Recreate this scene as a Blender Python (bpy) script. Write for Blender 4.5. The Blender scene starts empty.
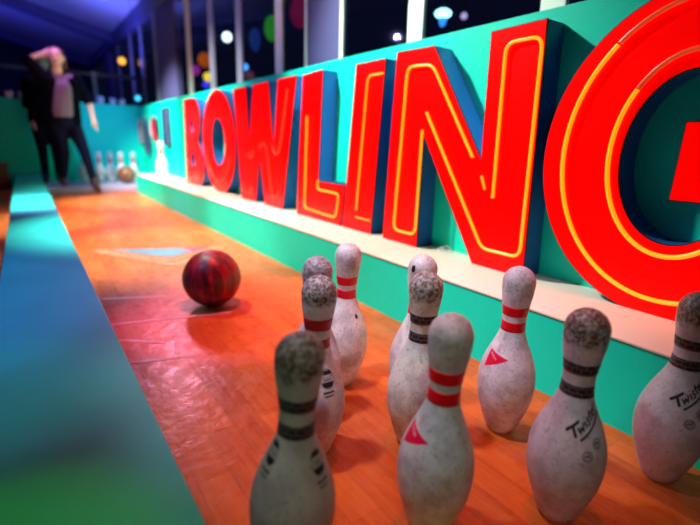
import bpy, bmesh, math, random
from math import sin, cos, pi, radians as R
from mathutils import Vector, Matrix

random.seed(7)
C = bpy.context.scene.collection
SC = bpy.context.scene

# ---------------------------------------------------------------- camera
cam_d = bpy.data.cameras.new('camera'); cam = bpy.data.objects.new('camera', cam_d); C.objects.link(cam)
cam_d.sensor_width = 36; cam_d.lens = 455.5 / 700 * 36; cam_d.clip_start = .02; cam_d.clip_end = 200
rt = Vector((.82088, -.57051, .02608)); up = Vector((.12308, .22131, .96741)); fw = Vector((.55769, .79091, -.25188))
cam.matrix_world = Matrix(((rt.x, up.x, -fw.x, 0), (rt.y, up.y, -fw.y, 0), (rt.z, up.z, -fw.z, .617), (0, 0, 0, 1)))
cam_d.dof.use_dof = True; cam_d.dof.focus_distance = 1.02; cam_d.dof.aperture_fstop = 1.7
SC.camera = cam

# ---------------------------------------------------------------- world, lights, exposure
w = bpy.data.worlds.new('night'); SC.world = w; w.use_nodes = True
w.node_tree.nodes['Background'].inputs[0].default_value = (.02, .03, .12, 1)
w.node_tree.nodes['Background'].inputs[1].default_value = .08
SC.view_settings.view_transform = 'Standard'; SC.view_settings.look = 'None'
SC.view_settings.gamma = 1; SC.view_settings.exposure = .25; SC.view_settings.use_curve_mapping = False

def look(o, tgt):
    o.rotation_euler = (Vector(tgt) - Vector(o.location)).to_track_quat('-Z', 'Y').to_euler()
def area(name, loc, tgt, size, col, power, sy=None):
    d = bpy.data.lights.new(name, 'AREA'); d.color = col; d.energy = power; d.size = size
    if sy: d.shape = 'RECTANGLE'; d.size_y = sy
    o = bpy.data.objects.new(name, d); o.location = loc; look(o, tgt); C.objects.link(o); return o
def spot(name, loc, tgt, deg, col, power, blend=.6, r=.04):
    d = bpy.data.lights.new(name, 'SPOT'); d.color = col; d.energy = power; d.spot_size = R(deg)
    d.spot_blend = blend; d.shadow_soft_size = r
    o = bpy.data.objects.new(name, d); o.location = loc; look(o, tgt); C.objects.link(o); return o

# cool white stage lamps over sign wall, ledge and lane, then two added spots
spot('stage_lamp_white', (.35, 3.9, 2.2), (1.15, 4.3, .2), 84, (1, .97, .85), 330, .9, .08)
spot('stage_lamp_corner', (.2, 4.9, 2.1), (1.36, 5.9, .55), 50, (.95, 1, .9), 560, .9, .06)
spot('stage_lamp_sign', (.25, 2.5, 2.2), (1.35, 1.75, .75), 66, (.85, 1, .92), 330, .85, .06)
spot('stage_lamp_pins', (.0, .9, 2.1), (.68, .84, .1), 38, (.74, .76, 1.0), 125, 1, .05)
spot('added_backlight', (1.25, 5.3, 2.05), (.66, 1.5, 0), 28, (1, .35, .55), 90, .9, .12)  # unseen pink spot added to give the lane a glossy sheen
spot('added_front_fill', (-.35, -.45, 1.6), (.5, .40, .15), 36, (1, .96, .72), 18, .9, .04)  # unseen spot added behind the camera to brighten the near pins
# coloured party lamps
spot('party_lamp_red', (.66, .6, 2.2), (.66, .65, 0), 27, (1, .05, .02), 38, .6, .04)
spot('party_lamp_scarlet', (.66, 1.5, 2.2), (.62, 1.55, 0), 27, (1, .07, .06), 150, .6, .04)
spot('party_lamp_orange', (.5, 3.0, 2.2), (.6, 2.75, 0), 46, (.72, 1, 1), 620, .9, .05)
spot('stage_lamp_far_floor', (.75, 5.0, 2.2), (.78, 5.1, 0), 38, (.8, 1, 1), 560, .9, .05)
spot('party_lamp_magenta', (.2, 4.1, 2.2), (.3, 4.0, 0), 46, (1, .2, .9), 260, .8, .1)
spot('party_lamp_green', (-.35, 4.2, 2.2), (-.10, 4.05, .15), 32, (.2, 1, .45), 330, .5, .04)
spot('party_lamp_lime', (.15, -.6, .30), (.42, .38, -.12), 24, (.75, 1, .0), 5, .9, .03)
spot('party_lamp_leaf', (-.12, .50, 1.5), (-.10, .50, .1), 22, (.04, 1, .03), 14, .8, .03)
spot('party_lamp_cyan', (-.12, 1.0, 1.9), (-.10, 1.0, .1), 20, (.02, .6, .8), 26, .9, .03)
spot('party_lamp_azure', (-.75, 1.5, 2.1), (-.22, 1.75, .1), 46, (.06, .3, 1), 120, .9, .1)
spot('party_lamp_backwall', (.8, 5.4, 2.1), (.95, 7.0, .6), 34, (.02, .22, 1), 110, .9, .06)
spot('party_lamp_lilac', (.3, 6.0, 2.2), (.7, 6.5, 0), 44, (.6, .25, 1), 40, .9, .1)
spot('party_lamp_person', (.9, 4.4, 1.9), (.42, 6.2, 1.4), 14, (1, .6, .6), 60, .8, .1)
area('uplight_blue', (.9, 7.2, 1.5), (1.0, 7.8, 3), .6, (.11, .15, 1), 20)
area('uplight_blue_far', (-.6, 9.5, 1.6), (-.6, 10.3, 3), 1.5, (.06, .08, 1), 14)
spot('party_lamp_window', (0, 3.6, 1.6), (1.5, 3.4, 1.75), 120, (.45, .42, 1), 34, .9, .02)

# ---------------------------------------------------------------- helpers
def tag(o, label=None, cat=None, group=None, kind=None):
    if label: o['label'] = label
    if cat: o['category'] = cat
    if group: o['group'] = group
    if kind: o['kind'] = kind
    return o
def empty(name, loc=(0, 0, 0), rz=0):
    o = bpy.data.objects.new(name, None); o.location = loc; o.rotation_euler = (0, 0, rz); C.objects.link(o)
    o.empty_display_size = .05; return o
def mesh_obj(name, bm, mat, parent=None, smooth=False):
    me = bpy.data.meshes.new(name); bm.normal_update(); bm.to_mesh(me); bm.free()
    me.materials.append(mat)
    if smooth:
        for p in me.polygons: p.use_smooth = True
    o = bpy.data.objects.new(name, me); C.objects.link(o)
    if parent: o.parent = parent
    return o
def box(bm, lo, hi):
    vs = [bm.verts.new((x, y, z)) for x in (lo[0], hi[0]) for y in (lo[1], hi[1]) for z in (lo[2], hi[2])]
    for f in ((0, 1, 3, 2), (4, 6, 7, 5), (0, 4, 5, 1), (2, 3, 7, 6), (0, 2, 6, 4), (1, 5, 7, 3)):
        bm.faces.new([vs[i] for i in f])
def boxo(name, lo, hi, mat, parent=None, bev=0):
    bm = bmesh.new(); box(bm, lo, hi)
    if bev: bmesh.ops.bevel(bm, geom=bm.edges[:], offset=bev, segments=2, affect='EDGES', profile=.5)
    bmesh.ops.recalc_face_normals(bm, faces=bm.faces[:])
    return mesh_obj(name, bm, mat, parent)
def lathe(bm, prof, seg=48, cx=0, cy=0):
    rings = []
    for r, z in prof:
        if r < 1e-5: rings.append([bm.verts.new((cx, cy, z))])
        else: rings.append([bm.verts.new((cx + r * cos(2 * pi * k / seg), cy + r * sin(2 * pi * k / seg), z)) for k in range(seg)])
    for a, b in zip(rings, rings[1:]):
        for k in range(seg):
            k2 = (k + 1) % seg
            if len(a) == 1: bm.faces.new((a[0], b[k2], b[k]))
            elif len(b) == 1: bm.faces.new((a[k], a[k2], b[0]))
            else: bm.faces.new((a[k], a[k2], b[k2], b[k]))
def capsule(bm, a, b, ra, rb, seg=14):
    a = Vector(a); b = Vector(b); d = b - a; L = d.length
    q = d.to_track_quat('Z', 'Y') if L > 1e-6 else Matrix.Identity(3).to_quaternion()
    prof = [(0, -ra)] + [(ra * cos(t), ra * sin(t)) for t in (-1.2, -.8, -.4, 0)] + [(rb * cos(t), L + rb * sin(t)) for t in (0, .4, .8, 1.2)] + [(0, L + rb)]
    b2 = bmesh.new(); lathe(b2, prof, seg)
    m = Matrix.Translation(a) @ q.to_matrix().to_4x4()
    bmesh.ops.transform(b2, matrix=m, verts=b2.verts[:])
    t = bpy.data.meshes.new('t'); b2.to_mesh(t); b2.free(); bm.from_mesh(t); bpy.data.meshes.remove(t)
def ball(bm, c, r, seg=20):
    m = Matrix.Translation(c) @ Matrix.Diagonal((*r, 1)) if not isinstance(r, (int, float)) else Matrix.Translation(c) @ Matrix.Diagonal((r, r, r, 1))
    bmesh.ops.create_uvsphere(bm, u_segments=seg, v_segments=seg // 2 + 2, radius=1, matrix=m)

# ---------------------------------------------------------------- materials
def mat(name, col, rough=.6, metal=0, emit=None, es=0, var=0, vscale=8, bump=0, bscale=60, spec=.5, coat=0):
    m = bpy.data.materials.new(name); m.use_nodes = True; nt = m.node_tree; N = nt.nodes; L = nt.links
    p = N['Principled BSDF']; p.inputs['Base Color'].default_value = (*col, 1); p.inputs['Roughness'].default_value = rough
    p.inputs['Metallic'].default_value = metal; p.inputs['Specular IOR Level'].default_value = spec
    p.inputs['Coat Weight'].default_value = coat; p.inputs['Coat Roughness'].default_value = .1
    if emit: p.inputs['Emission Color'].default_value = (*emit, 1); p.inputs['Emission Strength'].default_value = es
    tc = N.new('ShaderNodeTexCoord')
    if var:
        n = N.new('ShaderNodeTexNoise'); n.inputs['Scale'].default_value = vscale; n.inputs['Detail'].default_value = 6
        L.new(tc.outputs['Object'], n.inputs['Vector'])
        mx = N.new('ShaderNodeMixRGB'); mx.inputs[1].default_value = (*[c * (1 - var) for c in col], 1); mx.inputs[2].default_value = (*[min(1, c * (1 + var)) for c in col], 1)
        L.new(n.outputs[0], mx.inputs[0]); L.new(mx.outputs[0], p.inputs['Base Color'])
    if bump:
        n2 = N.new('ShaderNodeTexNoise'); n2.inputs['Scale'].default_value = bscale; n2.inputs['Detail'].default_value = 4
        L.new(tc.outputs['Object'], n2.inputs['Vector'])
        b = N.new('ShaderNodeBump'); b.inputs['Strength'].default_value = bump; b.inputs['Distance'].default_value = .01
        L.new(n2.outputs[0], b.inputs['Height']); L.new(b.outputs[0], p.inputs['Normal'])
    return m
def math_n(nt, op, a, b=None, clamp=False):
    n = nt.nodes.new('ShaderNodeMath'); n.operation = op; n.use_clamp = clamp
    for i, v in enumerate((a, b)):
        if v is None: continue
        if isinstance(v, (int, float)): n.inputs[i].default_value = v
        else: nt.links.new(v, n.inputs[i])
    return n.outputs[0]
def mixc(nt, f, a, b):
    n = nt.nodes.new('ShaderNodeMixRGB')
    for i, v in enumerate((f, a, b)):
        if isinstance(v, (int, float)): n.inputs[i].default_value = v
        elif isinstance(v, tuple): n.inputs[i].default_value = (*v, 1)
        else: nt.links.new(v, n.inputs[i])
    return n.outputs[0]
def noise(nt, vec, scale, det=5, rough=.5):
    n = nt.nodes.new('ShaderNodeTexNoise'); n.inputs['Scale'].default_value = scale; n.inputs['Detail'].default_value = det
    n.inputs['Roughness'].default_value = rough; nt.links.new(vec, n.inputs['Vector']); return n.outputs[0]
def ramp(nt, f, lo, hi):
    n = nt.nodes.new('ShaderNodeMapRange'); n.inputs[1].default_value = lo; n.inputs[2].default_value = hi
    nt.links.new(f, n.inputs[0]); return n.outputs[0]

TEAL = (.0, .86, .60)
teal = mat('teal_paint', TEAL, .5, spec=.25, var=.1, vscale=3, bump=.05, bscale=30)
teal_worn = mat('worn_teal_paint', (.02, .5, .45), .5, var=.22, vscale=5, bump=.1, bscale=24)
cream = mat('cream_board', (.95, .72, .6), .45, var=.08, vscale=4)
redface = mat('red_letter_face', (.95, .0, .0), .3, emit=(1, .0, .0), es=.55, var=.04, vscale=5, spec=.15)  # red emission stands in for neon light falling on the painted faces
blueside = mat('blue_letter_side', (.01, .11, .36), .45, var=.12, vscale=5)
darkrim = mat('dark_letter_rim', (.04, .01, .03), .4)
neon = mat('lit_neon_tube', (1, .5, .05), .3, emit=(1, .25, .0), es=1.0)
neon_off = mat('unlit_neon_tube', (.9, .13, .06), .3, emit=(1, .08, .01), es=.3)  # tubes are off; weak red emission imitates the sign light they reflect
tape = mat('worn_white_tape', (.95, .5, .42), .5, var=.3, vscale=30)
lilacwood = mat('pale_platform_board', (.45, .4, .6), .5, var=.1)
tent = mat('pale_tent_fabric', (.5, .5, .62), .8, var=.1, vscale=1.2)
steel = mat('grey_aluminium', (.3, .3, .4), .45, metal=.2, var=.1, vscale=6)
litframe = mat('lit_pale_frame', (.85, .9, .8), .5, var=.06)  # stronger light on some window posts, put into a paler frame colour
pillar_m = mat('lilac_grey_pillar', (.09, .08, .22), .6, var=.12, vscale=4)
dark = mat('dark_void_wall', (.02, .02, .045), .8, var=.2)

# floor
def floor_mat():
    m = bpy.data.materials.new('varnished_strip_floor'); m.use_nodes = True; nt = m.node_tree; N = nt.nodes; L = nt.links
    p = N['Principled BSDF']; tc = N.new('ShaderNodeTexCoord')
    mp = N.new('ShaderNodeMapping'); mp.inputs['Rotation'].default_value = (0, 0, pi / 2); L.new(tc.outputs['Object'], mp.inputs[0])
    br = N.new('ShaderNodeTexBrick'); L.new(mp.outputs[0], br.inputs['Vector'])
    br.inputs['Color1'].default_value = (.66, .10, .012, 1); br.inputs['Color2'].default_value = (.42, .05, .007, 1)
    br.inputs['Mortar'].default_value = (.22, .05, .02, 1); br.inputs['Scale'].default_value = 1
    br.inputs['Mortar Size'].default_value = .0006; br.inputs['Brick Width'].default_value = .37; br.inputs['Row Height'].default_value = .0625
    br.offset = .37; br.squash = 1
    mp2 = N.new('ShaderNodeMapping'); mp2.inputs['Scale'].default_value = (40, 3, 1); L.new(tc.outputs['Object'], mp2.inputs[0])
    g = noise(nt, mp2.outputs[0], 2.2, 7, .6)
    c1 = mixc(nt, math_n(nt, 'MULTIPLY', ramp(nt, g, .35, .7), .45), br.outputs[0], (.80, .19, .03))
    sc = noise(nt, tc.outputs['Object'], 6, 8, .65)
    c2 = mixc(nt, math_n(nt, 'MULTIPLY', ramp(nt, sc, .52, .72), .3), c1, (.85, .26, .12))
    L.new(c2, p.inputs['Base Color'])
    p.inputs['Coat Weight'].default_value = .3; p.inputs['Specular IOR Level'].default_value = .18; p.inputs['Coat Roughness'].default_value = .3
    rr = noise(nt, tc.outputs['Object'], 22, 5)
    mr = N.new('ShaderNodeMapRange'); mr.inputs[1].default_value = .35; mr.inputs[2].default_value = .7; mr.inputs[3].default_value = .22; mr.inputs[4].default_value = .5
    L.new(rr, mr.inputs[0]); L.new(mr.outputs[0], p.inputs['Roughness'])
    b = N.new('ShaderNodeBump'); b.inputs['Strength'].default_value = .5; b.inputs['Distance'].default_value = .004
    L.new(noise(nt, tc.outputs['Object'], 28, 6), b.inputs['Height']); L.new(b.outputs[0], p.inputs['Normal']); L.new(b.outputs[0], p.inputs['Coat Normal'])
    return m
wood = floor_mat()

# ---------------------------------------------------------------- structure
tag(boxo('floor', (-4.5, -1.2, -.05), (1.45, 13, 0), wood), kind='structure')
t = boxo('trim_1', (1.039, -1.2, 0), (1.36, 5.85, .209), teal); tag(t, kind='structure')
tag(boxo('trim_2', (1.036, -1.2, .209), (1.36, 5.853, .213), cream), kind='structure')
tag(boxo('wall_right', (1.36, -1.2, 0), (1.40, 7.06, 1.028), teal), kind='structure')
tag(boxo('wall_back', (-4.5, 7.0, 0), (1.36, 7.06, 1.04), teal), kind='structure')
tag(boxo('wall_far', (-4.5, 13, 0), (1.6, 13.1, 4), dark), kind='structure')
tag(boxo('wall_left', (-4.6, -1.2, 0), (-4.5, 13.1, 4), dark), kind='structure')
tag(boxo('trim_20', (.13, 6.1, 0), (1.36, 7.0, .058), lilacwood, bev=.004), kind='structure')
# lane divider: a long low painted box
tag(boxo('lane_divider', (-.118, -1.0, 0), (.131, 6.98, .15), teal_worn, bev=.003),
    'long low teal box wall dividing the wooden lane from the floor at left', 'divider')
# sloping tent roof
bm = bmesh.new()
sl = .24
ze = 2.30
vs = [bm.verts.new(q) for q in ((1.56, -1.2, ze - .06 * sl), (1.56, 13.1, ze - .06 * sl), (-4.6, 13.1, ze + 6.1 * sl), (-4.6, -1.2, ze + 6.1 * sl),
                                (1.56, -1.2, ze + .03), (1.56, 13.1, ze + .03), (-4.6, 13.1, ze + 6.1 * sl + .04), (-4.6, -1.2, ze + 6.1 * sl + .04))]
for f in ((0, 1, 2, 3), (7, 6, 5, 4), (0, 4, 5, 1), (1, 5, 6, 2), (2, 6, 7, 3), (3, 7, 4, 0)): bm.faces.new([vs[i] for i in f])
tag(mesh_obj('ceiling', bm, tent), kind='structure')
for i, y in enumerate((2.5, 5.9, 9.2, 12.5)):
    bm = bmesh.new()
    a = [(1.5, ze), (-4.5, ze + 6 * sl)]
    vs = []
    for x, z in a:
        for yy in (y - .09, y + .09):
            for zz in (z - .16, z - .002): vs.append(bm.verts.new((x, yy, zz)))
    for f in ((0, 1, 3, 2), (4, 6, 7, 5), (0, 4, 5, 1), (2, 3, 7, 6), (0, 2, 6, 4), (1, 5, 7, 3)): bm.faces.new([vs[k] for k in f])
    bmesh.ops.recalc_face_normals(bm, faces=bm.faces[:])
    tag(mesh_obj('trim_%d' % (i + 3), bm, pillar_m), kind='structure')
# eave header and window sill
tag(boxo('trim_7', (1.44, -1.2, 2.12), (1.56, 13, 2.30), pillar_m), kind='structure')
tag(boxo('trim_8', (1.41, -1.2, .9), (1.56, 13, .98), pillar_m), kind='structure')
# pillars
for i, (y0, y1, x0) in enumerate(((5.56, 6.34, 1.50), (2.285, 2.635, 1.50), (-1.1, -.7, 1.47), (9.9, 10.4, 1.47))):
    e = tag(boxo('trim_%d' % (9 + i), (x0, y0, .98), (1.56, y1, 2.12), pillar_m), kind='structure')
# window bays: mullions + glass
glass = bpy.data.materials.new('window_glass'); glass.use_nodes = True
nt = glass.node_tree; nt.nodes.clear()
out = nt.nodes.new('ShaderNodeOutputMaterial'); mx = nt.nodes.new('ShaderNodeMixShader'); tr = nt.nodes.new('ShaderNodeBsdfTransparent')
gl = nt.nodes.new('ShaderNodeBsdfGlossy'); gl.inputs['Roughness'].default_value = .03; lw = nt.nodes.new('ShaderNodeLayerWeight'); lw.inputs[0].default_value = .5; fr = nt.nodes.new('ShaderNodeMath'); fr.operation = 'MULTIPLY_ADD'; pw = nt.nodes.new('ShaderNodeMath'); pw.operation = 'POWER'; pw.inputs[1].default_value = 5
nt.links.new(lw.outputs['Facing'], pw.inputs[0]); nt.links.new(pw.outputs[0], fr.inputs[0]); fr.inputs[1].default_value = .35; fr.inputs[2].default_value = .03
nt.links.new(fr.outputs[0], mx.inputs[0]); nt.links.new(tr.outputs[0], mx.inputs[1]); nt.links.new(gl.outputs[0], mx.inputs[2]); nt.links.new(mx.outputs[0], out.inputs[0])
mull = [(.95, 1.045, 1), (1.62, 1.72, 1), (2.25, 2.28, 1), (2.64, 2.67, 1), (2.97, 3.08, 1), (3.67, 3.78, 0), (4.33, 4.44, 0), (5.02, 5.13, 1), (6.42, 6.54, 0), (7.2, 7.32, 0), (7.95, 8.07, 0), (9.05, 9.17, 0)]
edges = [-.7] + [None] * 0
prev = -.7; n = 1
for y0, y1, kind in mull:
    if y0 - prev > .06:
        wd = boxo('window_%d' % n, (1.49, prev, .98), (1.50, y0, 1.0), steel); tag(wd, kind='structure')
        boxo('window_pane', (1.505, prev, .98), (1.509, y0, 2.12), glass, wd); n += 1
    tag(boxo('window_frame_post', (1.495 if kind else 1.495, y0, .98), (1.515, y1, 2.12), litframe if kind else steel, bev=.004), kind='structure').name = 'window_%d' % (40 + n)
    prev = y1
# outside backdrop: dark ground and hedge-dark screen
tag(boxo('floor_outside', (1.6, -3, -.1), (9, 30, 0), dark), kind='structure')

# lane markings
def poly_flat(name, pts, z, m, th=.0006):
    bm = bmesh.new(); a = [bm.verts.new((x, y, z)) for x, y in pts]; b = [bm.verts.new((x, y, z + th)) for x, y in pts]
    bm.faces.new(b); k = len(pts)
    for i in range(k): bm.faces.new((a[i], a[(i + 1) % k], b[(i + 1) % k], b[i]))
    bmesh.ops.recalc_face_normals(bm, faces=bm.faces[:])
    return mesh_obj(name, bm, m)
def strip(name, a, b, wd, m, z=.0005, parent=None):
    a = Vector(a); b = Vector(b); d = (b - a).normalized(); nn = Vector((-d.y, d.x)) * wd / 2
    o = poly_flat(name, [tuple(a + nn), tuple(b + nn), tuple(b - nn), tuple(a - nn)], z, m)
    if parent: o.parent = parent
    return o
darkteal = mat('faded_teal_vinyl', (.12, .19, .24), .5, var=.5, vscale=12)
redvinyl = mat('faded_red_vinyl', (.6, .04, .1), .5, var=.2)
dusty = mat('dusty_outline_vinyl', (.62, .22, .12), .5, var=.3, vscale=10)
mk = poly_flat('lane_arrow_decal', [(.332, 2.833), (.578, 2.50), (.72, 2.58), (.68, 2.70)], .0008, darkteal)
tag(mk, 'teal and red triangular arrow decal on the lane beyond the red ball', 'floor decal')
o = poly_flat('red_corner', [(.72, 2.58), (.84, 2.645), (.68, 2.70)], .0008, redvinyl); o.parent = mk
for a, b in (((.25, 2.85), (.557, 2.33)), ((.557, 2.33), (.93, 2.64)), ((.28, 2.86), (.567, 2.42)), ((.567, 2.42), (.90, 2.66))):
    strip('outline', a, b, .018, dusty, .0008, mk)
tl = [((.168, 1.644), (.56, 1.55), 'long faded white tape line across the lane just in front of the red ball'),
      ((.163, 1.316), (.33, 1.27), 'short white tape line on the lane nearest the pins'),
      ((.181, 1.946), (.40, 1.85), 'faint white tape line across the lane beside the red ball'),
      ((.166, 1.50), (.29, 1.40), 'slanting faint white tape scrap between two lane tape lines'),
      ((.331, 1.43), (.300, 1.30), 'tiny lengthwise tape scrap touching the nearest tape line')]
for a, b, lb in tl:
    tag(strip('lane_tape', a, b, .015, tape), lb, 'tape line')

# ---------------------------------------------------------------- sign letters
def curve_mesh(polys, extrude=0, bevel=0, offset=0, closed=True, fillet=None):
    """polys in (Y, Z) wall coordinates; returned mesh in world axes, facing -X, at x = 0."""
    cd = bpy.data.curves.new('c', 'CURVE')
    if closed: cd.dimensions = '2D'; cd.fill_mode = 'BOTH'
    else: cd.dimensions = '3D'; cd.fill_mode = 'FULL'
    cd.extrude = extrude; cd.bevel_depth = bevel; cd.bevel_resolution = 3; cd.offset = offset
    for pts in polys:
        s = cd.splines.new('POLY'); s.points.add(len(pts) - 1)
        for p, (y, z) in zip(s.points, pts): p.co = (-y, z, 0, 1)
        s.use_cyclic_u = closed
    o = bpy.data.objects.new('c', cd); C.objects.link(o)
    me = bpy.data.meshes.new_from_object(o.evaluated_get(bpy.context.evaluated_depsgraph_get()))
    bpy.data.objects.remove(o); bpy.data.curves.remove(cd)
    for v in me.vertices: x, y, z = v.co; v.co = (-z, -x, y)
    return me
def round_path(pts, r=.03, n=5, cyc=False):
    out = []; K = len(pts)
    for i, p in enumerate(pts):
        if not cyc and i in (0, K - 1): out.append(p); continue
        a = Vector(pts[i - 1]); b = Vector(p); c = Vector(pts[(i + 1) % K])
        d1 = a - b; d2 = c - b; rr = min(r, d1.length * .45, d2.length * .45)
        p1 = b + d1.normalized() * rr; p2 = b + d2.normalized() * rr
        for k in range(n + 1):
            t = k / n; q = p1 * (1 - t) ** 2 + b * 2 * t * (1 - t) + p2 * t * t; out.append((q.x, q.y))
    return out
def ell(cy, cz, a, b, t0=0, t1=360, n=72):
    full = abs(t1 - t0) >= 360
    return [(cy + a * cos(R(t0 + (t1 - t0) * k / n)), cz + b * sin(R(t0 + (t1 - t0) * k / n))) for k in range(n if full else n + 1)]
def link_me(name, me, m, parent, loc, smooth=False):
    me.materials.clear(); me.materials.append(m); me.name = name
    if smooth:
        for p in me.polygons: p.use_smooth = True
    o = bpy.data.objects.new(name, me); C.objects.link(o); o.parent = parent; o.location = loc; return o
XF = 1.275
def letter(ch, polys, tubes, label, zoff=.213, depth=.083):
    cy = sum(p[0] for p in polys[0]) / len(polys[0])
    e = empty('sign_letter', (XF, cy, zoff)); tag(e, label, 'sign letter', 'letters of the red sign')
    sh = [[(y - cy, z - zoff) for y, z in pl] for pl in polys]
    link_me('letter_side', curve_mesh(sh, extrude=depth / 2 - .002), blueside, e, (depth / 2 + .002, 0, 0))
    link_me('letter_rim', curve_mesh(sh, extrude=.0025, offset=.0012), darkrim, e, (0, 0, 0))
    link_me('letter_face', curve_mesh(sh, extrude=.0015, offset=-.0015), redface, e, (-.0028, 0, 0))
    for lit, r, pts in tubes:
        link_me('neon_tube', curve_mesh([[(y - cy, z - zoff) for y, z in pts]], bevel=r, closed=False), neon if lit else neon_off, e, (-.0135, 0, 0), True)
Z0, Z1 = .213, .972
B = [(4.60, Z0), (4.54, Z1), (4.30, Z1), (4.18, .95), (4.11, .88), (4.10, .80), (4.13, .70), (4.20, .615), (4.11, .54), (4.06, .44), (4.06, .34), (4.10, .26), (4.20, .22), (4.30, Z0)]
B1 = [(4.40, .68), (4.40, .79), (4.34, .79), (4.29, .77), (4.29, .70), (4.34, .68)]
B2 = [(4.42, .38), (4.42, .50), (4.34, .50), (4.29, .47), (4.29, .41), (4.34, .38)]
letter('B', [B, B1, B2], [(0, .0035, round_path([(4.52, .36), (4.52, .28), (4.22, .28), (4.14, .36)], .06))],
       'red block letter B, first letter of the sign on the ledge')
letter('O', [ell(3.665, .60, .37, .395), ell(3.66, .605, .155, .182)],
       [(0, .0035, ell(3.67, .60, .28, .30, 200, 340, 30))], 'red oval letter O between the B and W of the sign')
W = [(3.30, Z1), (3.07, Z1), (3.04, .60), (2.95, Z1), (2.72, Z1), (2.66, .58), (2.585, Z1), (2.36, Z1), (2.545, Z0), (2.80, Z0), (2.875, .52), (2.955, Z0), (3.20, Z0)]
letter('W', [W], [(0, .003, round_path([(3.04, .535), (2.99, .50), (2.95, .56)], .03)),
                  (0, .003, round_path([(2.445, .906), (2.55, .58), (2.61, .53), (2.66, .59)], .04)),
                  (0, .003, round_path([(2.85, .57), (2.79, .62), (2.74, .58), (2.67, .276), (2.585, .29), (2.57, .33)], .03)),
                  (0, .003, round_path([(3.16, .32), (3.14, .265), (3.01, .265), (2.99, .31)], .03))],
       'red letter W with thin unlit tubes, between the O and L of the sign')
Lp = [(2.325, Z0), (2.325, .967), (2.085, .972), (2.12, .42), (1.868, .42), (1.895, Z0)]
Lp[0] = (2.36, Z0); Lp[1] = (2.285, .965)
letter('L', [Lp], [(1, .0042, round_path([(2.222, .754), (2.250, .262), (1.930, .250), (1.902, .374), (2.108, .378), (2.108, .424)], .03))],
       'red letter L with a lit yellow neon outline')
I = [(1.876, Z0), (1.795, .962), (1.588, .962), (1.648, Z0)]
letter('I', [I], [(1, .0036, round_path([(1.751, .312), (1.692, .904), (1.587, .904)], .03)), (1, .0025, [(1.756, .28), (1.636, .28)])],
       'red letter I, narrow single bar between the L and N of the sign')
Np = [(1.555, Z0), (1.515, .975), (1.308, .970), (1.048, .576), (1.055, .975), (.860, .978), (.838, Z0 + .012), (1.040, Z0 + .012), (1.340, .668), (1.337, Z0)]
Np[6] = (.836, Z0 + .02); Np[7] = (1.045, Z0)
Np[6] = (.836, Z0)
letter('N', [Np], [(1, .0050, round_path([(1.076, .584), (1.300, .905), (1.435, .912), (1.472, .266), (1.337, .266), (1.332, .676)], .035)),
                   (1, .0050, round_path([(1.315, .739), (1.008, .290), (.985, .278), (.848, .278), (.860, .931), (.985, .931), (.975, .455)], .035)),
                   (1, .004, [(1.012, .481), (1.03, .524)])],
       'red letter N with a bright yellow neon outline, left of the huge G')
# G: round ring open on its right side with an inner bar
gc, gz = .455, .600
outer = ell(gc, gz, .358, .393, -22, -338 + 0, 64)          # placeholder, rebuilt below
def ang(a, b, t): return (gc + a * cos(t), gz + b * sin(t))
OUT = [ang(.358, .395, R(t)) for t in range(158 - 0, -1, -1)]
G = []
# go round: start at the lower end of the mouth (right side is towards -Y), over the bottom, left, top, to the upper lip
for t in range(186, 360 + 140 + 1, 3): G.append(ang(.358, .395, R(t)))
up_in = [ang(.142, .204, R(t)) for t in range(360 + 140, 270 - 62, -3)]
G2 = G + up_in + [(gc + .142 * cos(R(208)), .505), (.467, .505), (.463, .687), (gc - .358, .687), (gc - .358, .56)]
letter('G', [G2], [(1, .0058, ell(gc, .606, .292, .352, 196, 410, 80)), (0, .0062, ell(gc, .606, .292, .352, 411, 498, 40)), (1, .0058, ell(gc, .606, .166, .238, 215, 402, 80)), (0, .0062, ell(gc, .606, .166, .238, 403, 498, 40))],
       'huge round red letter G with two neon arcs, cut off by the photo edge', zoff=.205)

# ---------------------------------------------------------------- bowling pins
PROF = [(0, 0), (.0245, 0), (.0262, .003), (.0359, .019), (.0498, .057), (.0575, .0857), (.0606, .1143), (.0582, .149), (.0475, .184),
        (.0325, .219), (.0262, .238), (.0243, .254), (.0250, .276), (.0278, .2985), (.0315, .3207), (.0332, .343)]
def cr(prof, n=5):
    out = []
    P = [prof[0]] + prof + [prof[-1]]
    for i in range(1, len(P) - 2):
        p0, p1, p2, p3 = P[i - 1], P[i], P[i + 1], P[i + 2]
        for k in range(n):
            t = k / n
            out.append(tuple(.5 * ((2 * b) + (-a + c) * t + (2 * a - 5 * b + 4 * c - d) * t * t + (-a + 3 * b - 3 * c + d) * t ** 3) for a, b, c, d in zip(p0, p1, p2, p3)))
    out.append(prof[-1]); return out
BODY = [(0, 0), (.0245, 0)] + [q for q in cr(PROF[2:], 5)]
HR, HZ = .0334, .3470
BODY = [q for q in BODY if q[1] < HZ - .004] + [(HR * cos(R(t)), HZ + (.381 - HZ) * sin(R(t))) for t in range(0, 90, 9)] + [(0, .381)]
def rad(z):
    for (r0, z0), (r1, z1) in zip(BODY[1:], BODY[2:]):
        if z0 <= z <= z1 and z1 > z0: return r0 + (r1 - r0) * (z - z0) / (z1 - z0)
    return .03

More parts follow.
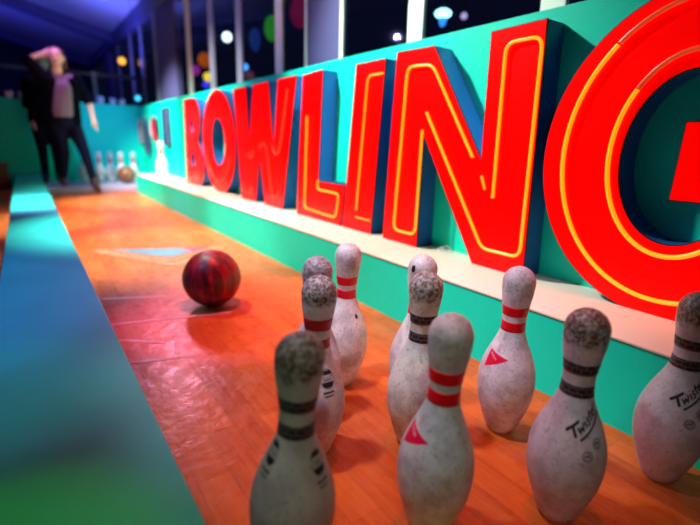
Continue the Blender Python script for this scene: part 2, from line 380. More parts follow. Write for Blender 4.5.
def pin_mat(name, dirt, seed, tint=(.80, .78, .74), low=.5):
    m = bpy.data.materials.new(name); m.use_nodes = True; nt = m.node_tree; N = nt.nodes; L = nt.links
    p = N['Principled BSDF']; tc = N.new('ShaderNodeTexCoord'); mp = N.new('ShaderNodeMapping'); mp.inputs['Location'].default_value = (seed, seed * .7, 0)
    L.new(tc.outputs['Object'], mp.inputs[0]); v = mp.outputs[0]
    sx = N.new('ShaderNodeSeparateXYZ'); L.new(tc.outputs['Object'], sx.inputs[0]); z = sx.outputs[2]
    n1 = noise(nt, v, 30, 8, .6); n2 = noise(nt, v, 150, 9, .75); n3 = noise(nt, v, 260, 5, .7)
    c = mixc(nt, math_n(nt, 'MULTIPLY', ramp(nt, n1, .44, .66), low), tint, (.34, .29, .33))
    c = mixc(nt, math_n(nt, 'MULTIPLY', ramp(nt, n2, .555, .64), .7), c, (.14, .11, .13))
    # scuffed crown: worn finish broken up by the texture, a ring of it on the belly
    crown = ramp(nt, math_n(nt, 'ADD', z, math_n(nt, 'MULTIPLY', math_n(nt, 'SUBTRACT', n1, .5), .06)), .318, .334)
    f = math_n(nt, 'MULTIPLY', math_n(nt, 'MULTIPLY', crown, dirt), math_n(nt, 'ADD', .25, ramp(nt, n2, .42, .55)), True)
    c = mixc(nt, f, c, (.085, .05, .032))
    c = mixc(nt, math_n(nt, 'MULTIPLY', crown, math_n(nt, 'MULTIPLY', ramp(nt, n3, .56, .62), .8 * dirt)), c, (.6, .56, .5))
    belly = math_n(nt, 'SUBTRACT', 1, math_n(nt, 'ABSOLUTE', math_n(nt, 'MULTIPLY', math_n(nt, 'SUBTRACT', z, .1), 14)), True)
    c = mixc(nt, math_n(nt, 'MULTIPLY', math_n(nt, 'MULTIPLY', belly, ramp(nt, n1, .42, .6)), .45), c, (.45, .38, .34))
    L.new(c, p.inputs['Base Color']); p.inputs['Roughness'].default_value = .42
    b = N.new('ShaderNodeBump'); b.inputs['Strength'].default_value = .35; b.inputs['Distance'].default_value = .002
    L.new(n2, b.inputs['Height']); L.new(b.outputs[0], p.inputs['Normal'])
    return m
def brick_stripe():
    m = bpy.data.materials.new('black_block_stripe'); m.use_nodes = True; nt = m.node_tree; N = nt.nodes; L = nt.links
    p = N['Principled BSDF']; p.inputs['Roughness'].default_value = .45
    tc = N.new('ShaderNodeTexCoord'); sx = N.new('ShaderNodeSeparateXYZ'); L.new(tc.outputs['Object'], sx.inputs[0])
    a = math_n(nt, 'MULTIPLY', math_n(nt, 'ARCTAN2', sx.outputs[1], sx.outputs[0]), .025)
    cb = N.new('ShaderNodeCombineXYZ'); L.new(a, cb.inputs[0]); L.new(sx.outputs[2], cb.inputs[1])
    br = N.new('ShaderNodeTexBrick'); L.new(cb.outputs[0], br.inputs['Vector']); br.inputs['Scale'].default_value = 1
    br.inputs['Brick Width'].default_value = .0131; br.inputs['Row Height'].default_value = .0085; br.inputs['Mortar Size'].default_value = .0005
    br.inputs['Color1'].default_value = (.012, .01, .014, 1); br.inputs['Color2'].default_value = (.03, .02, .03, 1); br.inputs['Mortar'].default_value = (.22, .17, .16, 1)
    L.new(br.outputs[0], p.inputs['Base Color']); return m
redstripe = mat('red_stripe', (.9, .0, .012), .4, var=.1, vscale=90)
darkredstripe = mat('dark_red_stripe', (.42, .01, .02), .4, var=.2, vscale=90)
brick = brick_stripe()
ink = mat('black_ink', (.012, .01, .014), .5)
redink = mat('red_ink', (.9, .0, .06), .45, var=.12, vscale=60)
pinkink = mat('pink_ink', (.8, .25, .3), .5)
whiteink = mat('white_ink', (.85, .8, .78), .5)

def on_pin(u, z, off=.0005):
    r = rad(z) + off; return (r * cos(u / .055), r * sin(u / .055), z)
def decal_poly(bm, pts, n=10):
    """filled convex polygon (u, z) laid on the pin: fan of subdivided rows"""
    zs = [p[1] for p in pts]; z0, z1 = min(zs), max(zs); rows = []
    K = len(pts)
    for k in range(n + 1):
        z = z0 + (z1 - z0) * (k / n) * .9998 + 1e-6; xs = []
        for i in range(K):
            (xa, za), (xb, zb) = pts[i], pts[(i + 1) % K]
            if (za - z) * (zb - z) <= 0 and abs(za - zb) > 1e-9: xs.append(xa + (xb - xa) * (z - za) / (zb - za))
        if len(xs) < 2: continue
        lo, hi = min(xs), max(xs); rows.append([bm.verts.new(on_pin(lo + (hi - lo) * j / 6, z)) for j in range(7)])
    for a, b in zip(rows, rows[1:]):
        for j in range(6): bm.faces.new((a[j], a[j + 1], b[j + 1], b[j]))
def decal_stroke(bm, pts, wd, off=.0007):
    L = []
    for (a, b) in zip(pts, pts[1:]):
        n = max(1, int(math.dist(a, b) / .004))
        for k in range(n): L.append((a[0] + (b[0] - a[0]) * k / n, a[1] + (b[1] - a[1]) * k / n))
    L.append(pts[-1]); prev = None
    for i, p in enumerate(L):
        a = L[max(0, i - 1)]; b = L[min(len(L) - 1, i + 1)]; dx, dy = b[0] - a[0], b[1] - a[1]; d = math.hypot(dx, dy) or 1
        nx, ny = -dy / d * wd / 2, dx / d * wd / 2
        c = (bm.verts.new(on_pin(p[0] + nx, p[1] + ny, off)), bm.verts.new(on_pin(p[0] - nx, p[1] - ny, off)))
        if prev: bm.faces.new((prev[0], c[0], c[1], prev[1]))
        prev = c
def circ(cx, cz, r, n=20, t0=0, t1=360): return [(cx + r * cos(R(t0 + (t1 - t0) * k / n)), cz + r * sin(R(t0 + (t1 - t0) * k / n))) for k in range(n + 1)]

def emblem_twister(par, dz=0):
    # slanted script word with an underline, and two round seals under it
    bm = bmesh.new(); a = R(37); S = .0138
    def T(x, y, sh=.18): x += y * sh; X = x * S; Y = y * S; return (X * cos(a) - Y * sin(a), .184 + dz + X * sin(a) + Y * cos(a))
    def st(pts, w=.0034): decal_stroke(bm, [T(*p) for p in pts], w)
    st([(-1.0, 1.25), (1.0, 1.25)], .005); st([(0.0, 1.25), (0, 0)], .005)          # T
    st([(.55, .75), (.75, 0), (1.0, .6), (1.25, 0), (1.5, .8)])                        # w
    st([(1.85, .72), (1.85, 0)]); st([(1.85, 1.0), (1.85, 1.12)])                      # i
    st([(2.65, .68), (2.3, .72), (2.25, .45), (2.6, .3), (2.55, .02), (2.15, .04)])    # s
    st([(3.0, 1.2), (3.0, .1), (3.2, 0)]); st([(2.75, .75), (3.3, .75)])               # t
    st([(3.5, .38), (4.0, .42), (3.85, .72), (3.55, .6), (3.5, .2), (3.75, 0), (4.0, .08)])  # e
    st([(4.3, .72), (4.3, 0)]); st([(4.3, .5), (4.55, .72), (4.75, .65)])              # r
    st([(.35, -.5), (4.9, -.5)], .0034)
    mesh_obj('printed_lettering', bm, ink, par)
    for cx, cz in ((.019, .158 + dz), (.037, .176 + dz)):
        bm = bmesh.new(); decal_stroke(bm, circ(cx, cz, .0078), .0012); decal_stroke(bm, circ(cx, cz, .0052), .0007)
        decal_stroke(bm, [(cx - .003, cz - .002), (cx, cz + .003), (cx + .003, cz - .002)], .0012)
        decal_stroke(bm, [(cx - .004, cz), (cx + .004, cz + .001)], .0016)
        mesh_obj('printed_seal', bm, ink, par)
def emblem_triangle(par, zc=.185, s=1, ap=.003):
    bm = bmesh.new(); decal_poly(bm, [(-.027 * s, zc + .019 * s), (-.025 * s, zc - .020 * s), (.032 * s, zc + ap * s)], 12)
    t = mesh_obj('red_triangle', bm, redink, par)
    bm = bmesh.new()
    a0 = Vector((-.019 * s, zc + .010 * s)); d = Vector((.026, -.013)).normalized()
    nrm = Vector((-d.y, d.x))
    x = 0
    for k in range(6):      # tiny slanted white lettering strokes
        p = a0 + d * x * s; q = p + nrm * .0045 * s
        decal_stroke(bm, [tuple(p), tuple(q)], .0011 * s, .0011)
        if k % 2 == 0: decal_stroke(bm, [tuple(q), tuple(q + d * .0028 * s)], .001 * s, .0011)
        x += .0042
    mesh_obj('white_lettering', bm, whiteink, t)
    bm = bmesh.new(); decal_stroke(bm, circ(-.001, zc + .028, .0055, 16), .0015); decal_stroke(bm, [(-.004, zc + .020), (.006, zc + .020)], .0012)
    decal_stroke(bm, [(-.002, zc + .026), (0, zc + .031), (.002, zc + .026)], .001)
    mesh_obj('pink_seal', bm, pinkink, par)
def emblem_shield(par, zc=.195):
    bm = bmesh.new()
    decal_poly(bm, [(-.014, zc + .009), (-.011, zc + .016), (.011, zc + .016), (.014, zc + .009)], 6)
    decal_poly(bm, [(-.014, zc - .004), (-.009, zc - .013), (.009, zc - .013), (.014, zc - .004)], 6)
    decal_stroke(bm, circ(0, zc + .002, .0165, 24), .0012)
    for k in range(5): decal_stroke(bm, [(-.010 + k * .005, zc + .0005), (-.009 + k * .005, zc + .006)], .0015)
    decal_stroke(bm, [(-.010, zc - .0005), (.010, zc - .0005)], .001)
    decal_stroke(bm, [(-.012, zc - .022), (.012, zc - .022)], .003); decal_stroke(bm, [(-.009, zc - .029), (.009, zc - .029)], .0022)
    mesh_obj('printed_shield', bm, ink, par)

def pin(loc, label, m, stripe, bands, group='bowling pins set up at the near end of the lane', emb=(), seg=56, tilt=0):
    e = empty('bowling_pin', loc); tag(e, label, 'bowling pin', group)
    bm = bmesh.new(); lathe(bm, BODY, seg); bmesh.ops.recalc_face_normals(bm, faces=bm.faces[:])
    mesh_obj('pin_body', bm, m, e, True)
    for z0, z1 in bands:
        bm = bmesh.new(); zz = [z0 + (z1 - z0) * k / 5 for k in range(6)]
        lathe(bm, [(rad(z0) - .0008, z0)] + [(rad(z) + .0004, z) for z in zz] + [(rad(z1) - .0008, z1)], seg)
        mesh_obj('neck_stripe', bm, stripe, e, True)
    face = math.atan2(-loc[1], -loc[0])
    if tilt:      # a slight lean: the worn base lets the pin lean sideways
        ax = Vector((-loc[0], -loc[1], 0)).normalized(); M = Matrix.Translation((0, 0, .381)) @ Matrix.Rotation(R(-tilt), 4, ax) @ Matrix.Translation((0, 0, -.381))
        e.rotation_euler = M.to_euler(); q = M.translation; e.location = (loc[0] + q.x, loc[1] + q.y, loc[2] + .0262 * math.sin(R(tilt)) * .5)
    for fn, off, kw in emb:
        h = empty('x', (0, 0, 0)); n0 = set(C.objects)
        fn(h, **kw)
        for c in list(h.children):
            for me_o in [c] + list(c.children):
                M = Matrix.Rotation(face + R(off), 4, 'Z'); me_o.data.transform(M)
            c.parent = e
        bpy.data.objects.remove(h)
    return e
BR = [(.240, .259), (.278, .297)]      # block stripes
RD = [(.243, .264), (.277, .298)]      # red stripes
def dotmark(par, u=0, z=.345, r=.006):
    bm = bmesh.new(); decal_poly(bm, circ(u, z, r, 12)[:-1], 8); mesh_obj('black_spot', bm, ink, par)
P = [
 ((.263, .478), 'dark-headed grimy pin nearest the camera at lower left, black block stripes', 1.0, 1.3, (.55, .53, .46), brick, BR, [(emblem_shield, 52, dict(zc=.205)), (emblem_shield, -62, dict(zc=.215))]),
 ((.420, .690), 'scuffed pin with dark red neck band, directly behind the nearest pin', .8, 2.1, (.72, .68, .72), darkredstripe, [(.243, .262), (.280, .303)], [(emblem_shield, 30, dict(zc=.19))]),
 ((.493, .819), 'pin mostly hidden, only its speckled scuffed head shows left of the white pin', .6, 3.7, (.75, .70, .78), redstripe, RD, []),
 ((.631, .901), 'cleanest white pin at the back with two red bands, farthest from camera', .12, 4.2, (.9, .87, .84), redstripe, RD, [(dotmark, 42, dict(z=.20, r=.006))]),
 ((.708, .717), 'white pin with a black spot on its head, behind the block-striped middle pin', .15, 5.9, (.9, .86, .82), redstripe, RD, [(dotmark, -38, dict(z=.353, r=.0085))]),
 ((.616, .610), 'scuffed pin with black block stripes just behind the front red-banded pin', .75, 6.6, (.78, .76, .66), brick, BR, []),
 ((.485, .422), 'large pin front centre with two red bands and a red triangle', .2, 7.1, (.66, .70, .68), redstripe, RD, [(emblem_triangle, -50, dict(zc=.186))]),
 ((.815, .541), 'pin with two red bands and pink-red triangle standing closest to the teal ledge', .22, 8.8, (.82, .78, .84), redstripe, RD, [(emblem_triangle, -32, dict(zc=.180, ap=.009))]),
 ((.688, .328), 'dark-crowned pin at lower right with black script and two round seals', .95, 9.4, (.66, .60, .66), brick, BR, [(emblem_twister, 13, {})]),
 ((.950, .265), 'pin with black script and block stripes, cut by the right photo edge', .9, 10.3, (.60, .54, .62), brick, BR, [(emblem_twister, 7, dict(dz=-.005))]),
]
TILT = (2.6, 2.0, 1.5, 1.5, 1.2, 1.5, 1.8, .6, .3, 1.2)
for i, (xy, lb, dirt, seed, tint, stp, bands, emb) in enumerate(P):
    pin((xy[0], xy[1], 0), lb, pin_mat('scuffed_pin_%d' % i, dirt, seed, tint, .55), stp, bands, emb=emb, tilt=TILT[i])
# background pins
bgm = pin_mat('pale_pin', .1, 12, (.85, .85, .82), .3)
bg = pin((1.184, 5.18, .213), 'white pin with red neck bands on the ledge beside the letter B', bgm, redstripe, RD, group='white pins at the far end of the lane', seg=32)
def copy_tree(o, loc, label):
    r = o.copy(); C.objects.link(r); r.location = loc; r['label'] = label
    for ch in o.children:
        c = ch.copy(); C.objects.link(c); c.parent = r
    return r
for loc, lb in (((.60, 6.74, .058), 'white pin on the far platform behind the laughing person, leftmost of the row'),
                ((.775, 6.74, .058), 'white pin on the far platform just right of the walking person'),
                ((.905, 6.74, .058), 'white pin third from left in the row on the far platform'),
                ((1.03, 6.74, .058), 'white pin behind the brown ball on the far platform'),
                ((1.20, 6.86, .058), 'white pin nearest the corner on the far platform')):
    copy_tree(bg, loc, lb)

# short loop of cable on the ledge
cdv = bpy.data.curves.new('cable_loop', 'CURVE'); cdv.dimensions = '3D'; cdv.bevel_depth = .0022; cdv.bevel_resolution = 3
sp = cdv.splines.new('POLY'); cp = [(1.352, 1.235, .2155), (1.33, 1.25, .2155), (1.31, 1.245, .218), (1.302, 1.225, .232), (1.312, 1.205, .240), (1.330, 1.20, .228), (1.335, 1.21, .2155), (1.325, 1.23, .2155), (1.318, 1.27, .2155)]
sp.points.add(len(cp) - 1)
for q, c in zip(sp.points, cp): q.co = (*c, 1)
oc = bpy.data.objects.new('tmp', cdv); C.objects.link(oc)
mc = bpy.data.meshes.new_from_object(oc.evaluated_get(bpy.context.evaluated_depsgraph_get())); bpy.data.objects.remove(oc)
mc.materials.clear(); mc.materials.append(mat('white_cable', (.85, .85, .82), .4)); oc = bpy.data.objects.new('cable', mc); C.objects.link(oc)
tag(oc, 'short white cable loop on the ledge between the legs of the letter N', 'cable')

# ---------------------------------------------------------------- balls
def ball_mat(name, c1, c2, c3):
    m = bpy.data.materials.new(name); m.use_nodes = True; nt = m.node_tree; N = nt.nodes; L = nt.links
    p = N['Principled BSDF']; tc = N.new('ShaderNodeTexCoord'); mp = N.new('ShaderNodeMapping')
    mp.inputs['Rotation'].default_value = (.15, .25, .3); mp.inputs['Scale'].default_value = (22, 22, 2.2); L.new(tc.outputs['Object'], mp.inputs[0])
    n1 = noise(nt, mp.outputs[0], 1.3, 5, .6); n2 = noise(nt, mp.outputs[0], 2.6, 3, .5)
    c = mixc(nt, ramp(nt, n1, .40, .66), c1, c2); c = mixc(nt, math_n(nt, 'MULTIPLY', ramp(nt, n2, .58, .7), .5), c, c3)
    L.new(c, p.inputs['Base Color']); p.inputs['Roughness'].default_value = .45; p.inputs['Coat Weight'].default_value = .15; p.inputs['Coat Roughness'].default_value = .35
    return m
hole_m = mat('dark_hole', (.005, .005, .006), .8)
def bowling_ball(loc, r, m, label, dirn):
    bm = bmesh.new(); ball(bm, (0, 0, 0), r, 64); o = mesh_obj('bowling_ball', bm, m, None, True); o.location = loc; tag(o, label, 'bowling ball', 'bowling balls')
    d = Vector(dirn).normalized(); s = d.cross(Vector((0, 0, 1))).normalized(); u = s.cross(d)
    for a, b in ((-.12, .10), (.12, .10), (0, -.32)):
        n = (d + s * a + u * b).normalized(); bm = bmesh.new()
        bmesh.ops.create_circle(bm, cap_ends=True, radius=r * .12, segments=20, matrix=Matrix.Translation(n * (r * .9955)) @ n.to_track_quat('Z', 'Y').to_matrix().to_4x4())
        bmesh.ops.solidify(bm, geom=bm.faces[:], thickness=.001)
        mesh_obj('finger_hole', bm, hole_m, o)
bowling_ball((.530, 1.663, .108), .108, ball_mat('marbled_red_ball', (.05, .0, .01), (.45, .0, .02), (.5, .03, .07)), 'dark red marbled bowling ball rolling on the lane', (.1, .9, -.2))
bowling_ball((1.03, 6.42, .058 + .108), .108, ball_mat('brown_ball', (.16, .05, .02), (.4, .16, .07), (.5, .2, .12)), 'brown bowling ball on the far platform in front of the pins', (.1, .9, .3))

# ---------------------------------------------------------------- things on the back wall and corner
def hanging(name, label, cat, y, z1, pts, mats, th=.02):
    """cloth hung from a hook: outline (dy, dz) below the hook with soft folds, several colour panels"""
    e = empty(name, (1.355, y, z1)); tag(e, label, cat)
    hk = bmesh.new(); capsule(hk, (0, 0, 0), (-.05, 0, 0), .006, .006, 10); mesh_obj('hook', hk, steel, e, True)
    for nm, pl, m in pts:
        bm = bmesh.new(); zs = [p[1] for p in pl]; z0, z9 = min(zs), max(zs); rows = []
        for k in range(15):
            z = z0 + (z9 - z0) * (k / 14) * .9998 + 1e-6; xs = []
            for i in range(len(pl)):
                (xa, za), (xb, zb) = pl[i], pl[(i + 1) % len(pl)]
                if (za - z) * (zb - z) <= 0 and abs(za - zb) > 1e-9: xs.append(xa + (xb - xa) * (z - za) / (zb - za))
            lo, hi = min(xs), max(xs)
            rows.append([(-.03 - .012 * sin(9 * (j / 8) + k * .1), lo + (hi - lo) * j / 8, z) for j in range(9)])
        V = [[bm.verts.new(q) for q in r_] for r_ in rows]
        for a, b in zip(V, V[1:]):
            for j in range(8): bm.faces.new((a[j], a[j + 1], b[j + 1], b[j]))
        bmesh.ops.solidify(bm, geom=bm.faces[:], thickness=.008)
        mesh_obj(nm, bm, m, e, True)
cl_red = mat('red_cloth', (.8, .02, .08), .8, var=.2); cl_white = mat('white_cloth', (.9, .6, .65), .8); cl_grey = mat('slate_cloth', (.12, .12, .3), .8, var=.2)
cl_maroon = mat('maroon_cloth', (.6, .01, .09), .8, var=.2); cl_navy = mat('navy_cloth', (.01, .02, .1), .7)
hanging('hanging_towel', 'red and white towel hanging nearest the corner on the teal wall', 'towel', 6.86, .87,
        [('towel_body', [(-.11, 0), (.11, 0), (.12, -.30), (-.12, -.30)], cl_white), ('red_stripe', [(-.115, -.06), (.115, -.06), (.12, -.14), (-.12, -.14)], cl_red)], None)
hanging('hanging_shirt', 'slate blue garment tapering down, second from the corner on the teal wall', 'shirt', 6.50, .87,
        [('shirt_body', [(-.03, 0), (.03, 0), (.14, -.22), (.16, -.38), (0, -.46), (-.16, -.36), (-.12, -.2)], cl_grey)], None)
hanging('hanging_shirt', 'maroon and white garment between the slate one and the navy panel', 'shirt', 6.03, .87,
        [('shirt_body', [(-.10, 0), (.02, .0), (.14, -.06), (.12, -.28), (-.12, -.28)], cl_maroon), ('white_sleeve', [(.10, -.02), (.20, -.05), (.22, -.20), (.13, -.22)], cl_white)], None)
nb = boxo('hanging_board', (1.325, 5.40, .545), (1.3595, 5.66, .95), cl_navy, bev=.004)
tag(nb, 'narrow navy blue board on the teal wall above the white pin', 'board')
boxo('board_edge', (1.322, 5.42, .56), (1.3245, 5.44, .935), steel, nb)
# row of cups on top of the back partition
cupm = mat('frosted_cup', (.6, .62, .85), .3, var=.05)
def cup(x, s, lb, k):
    bm = bmesh.new(); r = .045 * s; h = .09 * s
    lathe(bm, [(0, 0), (r * .7, 0), (r, h * .5), (r, h), (r * .88, h), (r * .86, h * .5), (0, h * .15)], 24); o = mesh_obj('drinking_cup', bm, cupm, None, True)
    o.location = (x, 7.03, 1.04); tag(o, lb, 'cup', 'cups on top of the back partition'); return o
for k, (x, s, lb) in enumerate(((.90, 1.0, 'pale cup on the back partition just right of the walking person'), (1.045, .85, 'pale cup on the back partition, middle of the three near the corner'),
                                (1.16, .8, 'pale cup on the back partition nearest the corner'), (-.06, .9, 'pale cup on the back partition at the far left'), (.06, .9, 'pale cup on the back partition left of the raised elbow'))):
    cup(x, s, lb, k)
# rail frame above the partition
e = empty('rail_frame', (0, 7.3, 0)); tag(e, 'blue grey rail with posts standing behind the teal back partition', 'railing')
rm = mat('blue_grey_rail', (.16, .2, .42), .5, metal=.1)
bm = bmesh.new(); box(bm, (-4.0, -.02, 1.40), (1.40, .02, 1.45)); mesh_obj('top_rail', bm, mat('dark_rail', (.04, .05, .12), .5), e)
for x in (-1.6, -.45, .27, .885):
    bm = bmesh.new(); box(bm, (x - .025, -.025, 0), (x + .025, .025, 1.46)); mesh_obj('post', bm, rm, e)
# crate beyond the divider at far left
cr_m = mat('brown_crate', (.2, .07, .03), .7, var=.2)
e = empty('storage_crate', (-.38, 6.78, 0)); tag(e, 'brown wooden crate on the floor at the far left by the back wall', 'crate')
for k in range(4):
    boxo('slat', (-.2, -.16, .01 + .075 * k), (.2, -.14, .07 + .075 * k), cr_m, e); boxo('slat', (-.2, .14, .01 + .075 * k), (.2, .16, .07 + .075 * k), cr_m, e)
boxo('end_panel', (-.2, -.139, 0), (-.18, .139, .3), cr_m, e); boxo('end_panel', (.18, -.139, 0), (.2, .139, .3), cr_m, e); boxo('base', (-.179, -.139, 0), (.179, .139, .02), cr_m, e)
# dark cabinet behind the people
e = boxo('low_cabinet', (-.15, 6.72, .151), (.128, 6.94, .62), mat('dark_green_cabinet', (.01, .05, .045), .6)); bpy.data.objects.remove(e)

# ---------------------------------------------------------------- people
def blob(name, caps, balls, m, parent, vox=.011, sm=4):
    bm = bmesh.new()
    for a, b, ra, rb in caps: capsule(bm, a, b, ra, rb)
    for c, r in balls: ball(bm, c, r)
    o = mesh_obj(name, bm, m, parent, True)
    md = o.modifiers.new('r', 'REMESH'); md.mode = 'VOXEL'; md.voxel_size = vox; md.use_smooth_shade = True
    md = o.modifiers.new('s', 'SMOOTH'); md.iterations = sm; md.factor = .5
    return o
skin = mat('skin', (.72, .42, .34), .5, var=.06, vscale=20)
hair_m = mat('brown_hair', (.06, .025, .02), .6, var=.3, vscale=40)
jacket_m = mat('black_jacket', (.004, .003, .008), .9, var=.3, spec=.1)
blouse_m = mat('pale_blouse', (.30, .18, .30), .7, var=.12, vscale=30, bump=.2, bscale=50)
jeans_m = mat('navy_jeans', (.006, .007, .035), .8, var=.3, vscale=30, spec=.15)
shoe_m = mat('brown_boot', (.1, .03, .02), .5)
lip = mat('open_mouth', (.12, .01, .015), .5); eye_m = mat('dark_eye', (.02, .015, .02), .3); teeth = mat('teeth', (.8, .78, .72), .4)
def hand(c, d, n, s=1):
    """fingers as thin capsules from palm c along d, spread along n"""
    c = Vector(c); d = Vector(d).normalized(); n = Vector(n).normalized(); k = d.cross(n).normalized(); out = []
    out.append((c, c + d * .055 * s, .026 * s, .03 * s))
    for i, ln in enumerate((.062, .07, .066, .052)):
        b = c + d * .065 * s + n * (i - 1.5) * .019 * s; m_ = b + d * ln * .55 * s; e_ = m_ + (d * .8 + k * .55) * ln * .45 * s
        out += [(b, m_, .009 * s, .0085 * s), (m_, e_, .0085 * s, .007 * s)]
    b = c + d * .01 * s - n * .028 * s; m_ = b + (d * .6 - n * .7) * .035 * s
    out += [(b, m_, .012 * s, .010 * s), (m_, m_ + d * .028 * s, .010 * s, .008 * s)]
    return out
def person(loc, J, label, parts_m, jacket=True, blouse=True):
    e = empty('person', loc); tag(e, label, 'person')
    V = lambda k: Vector(J[k])
    hd = V('head'); caps = []; balls = []
    body_caps = [(V('neck'), hd, .052, .05), (V('chest'), V('neck') - Vector((0, 0, .03)), .10, .055), (V('pelvis'), V('chest'), .125, .115),
                 (V('shR'), V('shL'), .055, .055)]
    for s in 'RL':
        body_caps += [(V('sh' + s), V('el' + s), .045, .035), (V('el' + s), V('ha' + s), .034, .022),
                      (V('hip' + s), V('kn' + s), .085, .05), (V('kn' + s), V('an' + s), .05, .032), (V('an' + s), V('to' + s), .036, .024)]
        dd = V('ha' + s) - V('el' + s); body_caps += hand(V('ha' + s), dd, J.get('hn' + s, (1, 0, 0)), 1)
    f = V('look').normalized(); right = f.cross(Vector((0, 0, 1))).normalized(); upv = right.cross(f)
    balls = [(hd, (.074, .09, .098)), (hd + f * .035 - upv * .055, (.050, .052, .05)), (hd + f * .092 - upv * .012, (.012, .014, .02)),
             (hd + right * .075 - upv * .01, (.01, .018, .028)), (hd - right * .075 - upv * .01, (.01, .018, .028))]
    blob('body', body_caps, balls, parts_m['skin'], e, .0085, 3)
    hb = [(hd - f * .025 + upv * .022, (.083, .092, .094)), (hd - f * .06 - upv * .03, (.07, .06, .09))]
    if J.get('hairside'): hb.append((hd + Vector(J['hairside']), (.04, .05, .09)))
    blob('hair', [], hb, parts_m['hair'], e, .009, 3)
    for s in (1, -1):
        bm = bmesh.new(); ball(bm, hd + f * .083 + right * .03 * s + upv * .018, (.013, .008, .007), 12); mesh_obj('eye', bm, eye_m, e, True)
    bm = bmesh.new(); ball(bm, hd + f * .083 - upv * .052, (.022, .012, .014), 14); mo = mesh_obj('mouth', bm, lip, e, True)
    bm = bmesh.new(); ball(bm, hd + f * .093 - upv * .046, (.016, .004, .004), 12); mesh_obj('teeth', bm, teeth, mo, True)
    # trousers
    tcaps = [(V('pelvis'), V('pelvis') + Vector((0, 0, .08)), .14, .128)]
    for s in 'RL': tcaps += [(V('hip' + s), V('kn' + s), .098, .06), (V('kn' + s), V('an' + s) + (V('kn' + s) - V('an' + s)) * .12, .06, .044)]
    blob('trousers', tcaps, [], parts_m['trousers'], e, .012, 4)
    for s in 'RL':
        ft = V('to' + s) - V('an' + s)
        blob('boot', [(V('an' + s) + Vector((0, 0, .05)), V('an' + s), .046, .046), (V('an' + s), V('to' + s), .045, .032)], [], parts_m['shoe'], e, .009, 3)
    if blouse:
        blob('blouse', [(V('pelvis') + Vector((0, 0, .08)), V('chest'), .15, .135), (V('chest'), V('neck') - Vector((0, 0, .06)), .128, .07), (V('shR') , V('shL'), .064, .064)], [], parts_m['blouse'], e, .011, 4)
    if jacket:
        jc = []
        b = Vector((0, .035, 0)); p = V('pelvis'); c = V('chest'); dx = Vector((.10, 0, 0))
        for sg in (1, -1):   # two open fronts and the back
            jc += [(p + dx * sg * 1.15 + Vector((0, -.035, -.04)), c + dx * sg * .95 + Vector((0, -.05, .06)), .068, .062), (p + b + dx * sg * .5, c + b + dx * sg * .5, .13, .12)]
        jc += [(V('shR') + b * .3, V('shL') + b * .9, .078, .078)]
        for s, end in (('R', .97), ('L', .9)):
            jc += [(V('sh' + s), V('sh' + s).lerp(V('el' + s), end), .072, .058)]
        if J.get('sleeveL'): jc += [(V('elL'), V('elL').lerp(V('haL'), .45), .056, .05)]
        blob('jacket', jc, [], parts_m['jacket'], e, .012, 4)
    return e
pm = dict(skin=skin, hair=hair_m, trousers=jeans_m, shoe=shoe_m, blouse=blouse_m, jacket=jacket_m)
JA = dict(head=(-.03, -.02, 1.445), neck=(-.035, 0, 1.29), chest=(.0, .0, 1.12), pelvis=(-.035, .02, .80), shR=(-.165, .0, 1.225), shL=(.135, .0, 1.225),
          elR=(-.29, -.02, 1.395), haR=(-.135, .0, 1.475), hnR=(0, 0, 1), elL=(.245, -.0, 1.0), haL=(.262, -.08, .80), hnL=(0, 1, 0),
          hipR=(-.11, .02, .77), hipL=(.045, .02, .77), knR=(-.06, -.01, .44), knL=(.135, -.05, .45), anR=(-.10, .08, .125), anL=(.20, -.10, .075),
          toR=(-.10, -.06, .084), toL=(.215, -.24, .030), look=(-.2, -1, .08), hairside=(.065, .03, -.05))
person((.44, 6.25, 0), JA, 'laughing person in open black jacket and pale blouse, one arm raised behind head', pm)
pm2 = dict(pm); pm2['blouse'] = jacket_m; pm2['trousers'] = mat('charcoal_trousers', (.005, .005, .015), .9, var=.2, spec=.1); pm2['shoe'] = mat('black_shoe', (.01, .01, .012), .5)
JB = dict(head=(.03, 0, 1.40), neck=(.02, 0, 1.25), chest=(.02, 0, 1.08), pelvis=(.01, 0, .80), shR=(-.12, 0, 1.17), shL=(.15, 0, 1.17),
          elR=(-.15, 0, .93), haR=(-.13, -.05, .76), hnR=(0, 1, 0), elL=(.10, -.10, .92), haL=(.05, -.17, .75), hnL=(0, 1, 0),
          hipR=(-.065, 0, .77), hipL=(.08, 0, .77), knR=(-.07, -.02, .46), knL=(.07, -.02, .46), anR=(-.07, .03, .10), anL=(.07, .03, .10),
          toR=(-.08, -.10, .036 + .028), toL=(.07, -.10, .036 + .028), look=(0, -1, 0))
person((.255, 6.72, .058 - .03), JB, 'person in all dark clothes standing half hidden behind the laughing person', pm2)

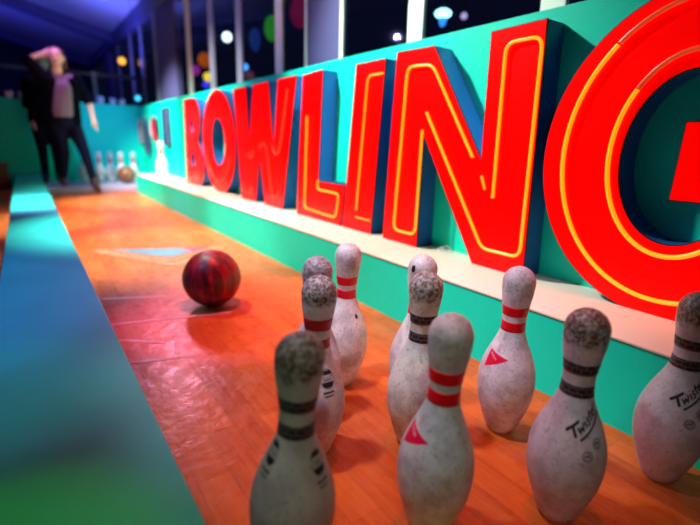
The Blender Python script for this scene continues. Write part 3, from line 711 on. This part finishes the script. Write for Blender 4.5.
# ---------------------------------------------------------------- coloured lanterns outside the windows
cord_m = mat('black_cord', (.01, .01, .01), .8)
def lantern(loc, r, col, es, label, shape=(1, 1, 1)):
    e = empty('party_lantern', loc); tag(e, label, 'lantern', 'coloured lanterns outside the windows')
    bm = bmesh.new(); ball(bm, (0, 0, 0), tuple(r * s for s in shape), 20); mesh_obj('lantern_globe', bm, mat('lantern_glow', col, .5, emit=col, es=es), e, True)
    bm = bmesh.new(); capsule(bm, (0, 0, r * shape[2] * .98), (0, 0, r * shape[2] + .03), r * .35, r * .3, 10); mesh_obj('lantern_cap', bm, cord_m, e, True)
    bm = bmesh.new(); capsule(bm, (0, 0, r * shape[2] + .03), (0, 0, 3.4 - loc[2]), .003, .003, 6); mesh_obj('lantern_cord', bm, cord_m, e, True); return e
for a in (((2.6, 6.907, 2.058), .065, (.75, .95, 1), 2.2, 'brilliant white round lantern seen through the window between two posts'),
          ((3.3, 7.97, 1.849), .05, (.05, .35, 1), 1.8, 'small azure blue lantern low beside the white one'),
          ((2.4, 7.219, 1.53), .065, (1, .75, .05), .9, 'yellow lantern just above the letter O'),
          ((3.5, 10.676, 2.311), .15, (.7, .13, .01), .4, 'big dim orange lantern above the yellow one'),
          ((2.9, 8.852, 1.60), .06, (.05, .05, 1), .9, 'deep blue lantern under the yellow one'),
          ((2.8, 6.381, 1.97), .07, (.01, .04, .25), .4, 'tall dark blue lantern left of the green one', (1, 1, 2.2)),
          ((3.2, 6.677, 2.22), .11, (.03, .4, .02), .3, 'tall dim green lantern above the letter W', (1, 1, 1.6)),
          ((3, 5.47, 2.17), .12, (.3, .01, .08), .2, 'dim crimson lantern high above the letter W', (1, 1, 1.5)),
          ((4.1, 13.386, 2.455), .13, (.5, .03, .5), .4, 'dim magenta lantern far left above the letter B'),
          ((3, 3.01, 1.685), .045, (.3, .85, 1), 3.0, 'bright cyan lantern with blue drop above the letter N', (1.5, 1.5, .8)),
          ((3.4, 3.147, 1.757), .028, (.5, .42, .8), .8, 'small lavender lantern right of the bright cyan one')):
    ln = lantern(*a[:5], *(a[5:]))
    if 'drop' in a[4]:
        bm = bmesh.new(); ball(bm, (0, 0, -.05), (.03, .03, .05), 16); mesh_obj('lantern_drop', bm, mat('drop_glow', (.05, .3, 1), .5, emit=(.03, .25, 1), es=1.2), ln, True)
bm = bmesh.new()
for lx in (2.4, 2.6, 2.8, 2.9, 3.0, 3.2, 3.3, 3.4, 3.5, 4.1): capsule(bm, (lx, -2, 3.4), (lx, 16, 3.4), .004, .004, 6)
for ly in (-2, 16):
    for x in (2.25, 4.2): box(bm, (x, ly - .04, 0), (x + .08, ly + .04, 3.45))
    box(bm, (2.33, ly - .03, 3.37), (4.2, ly + .03, 3.43))
tag(mesh_obj('trim_30', bm, cord_m), kind='structure')  # rack of wires and posts that the lantern cords hang from
# lamps hanging inside, by the far corner
def bulb(loc, r, col, es, label):
    e = empty('hanging_bulb', loc); tag(e, label, 'light bulb')
    bm = bmesh.new(); ball(bm, (0, 0, 0), r, 20); mesh_obj('glass_globe', bm, mat('bulb_glow', col, .4, emit=col, es=es), e, True)
    bm = bmesh.new(); capsule(bm, (0, 0, r * .95), (0, 0, r + .04), .016, .014, 10); mesh_obj('socket', bm, cord_m, e, True)
    top = ze + sl * (1.5 - loc[0]); bm = bmesh.new(); capsule(bm, (0, 0, r + .04), (0, 0, top - loc[2]), .003, .003, 6); mesh_obj('bulb_cord', bm, cord_m, e, True)
bulb((1.37, 8.0, 1.728), .052, (1, .42, .02), 1.3, 'glowing orange bulb hanging beyond the back partition')
bulb((1.34, 6.93, 1.135), .036, (.05, .6, 1), 1.3, 'small cyan bulb hanging over the corner of the teal walls')
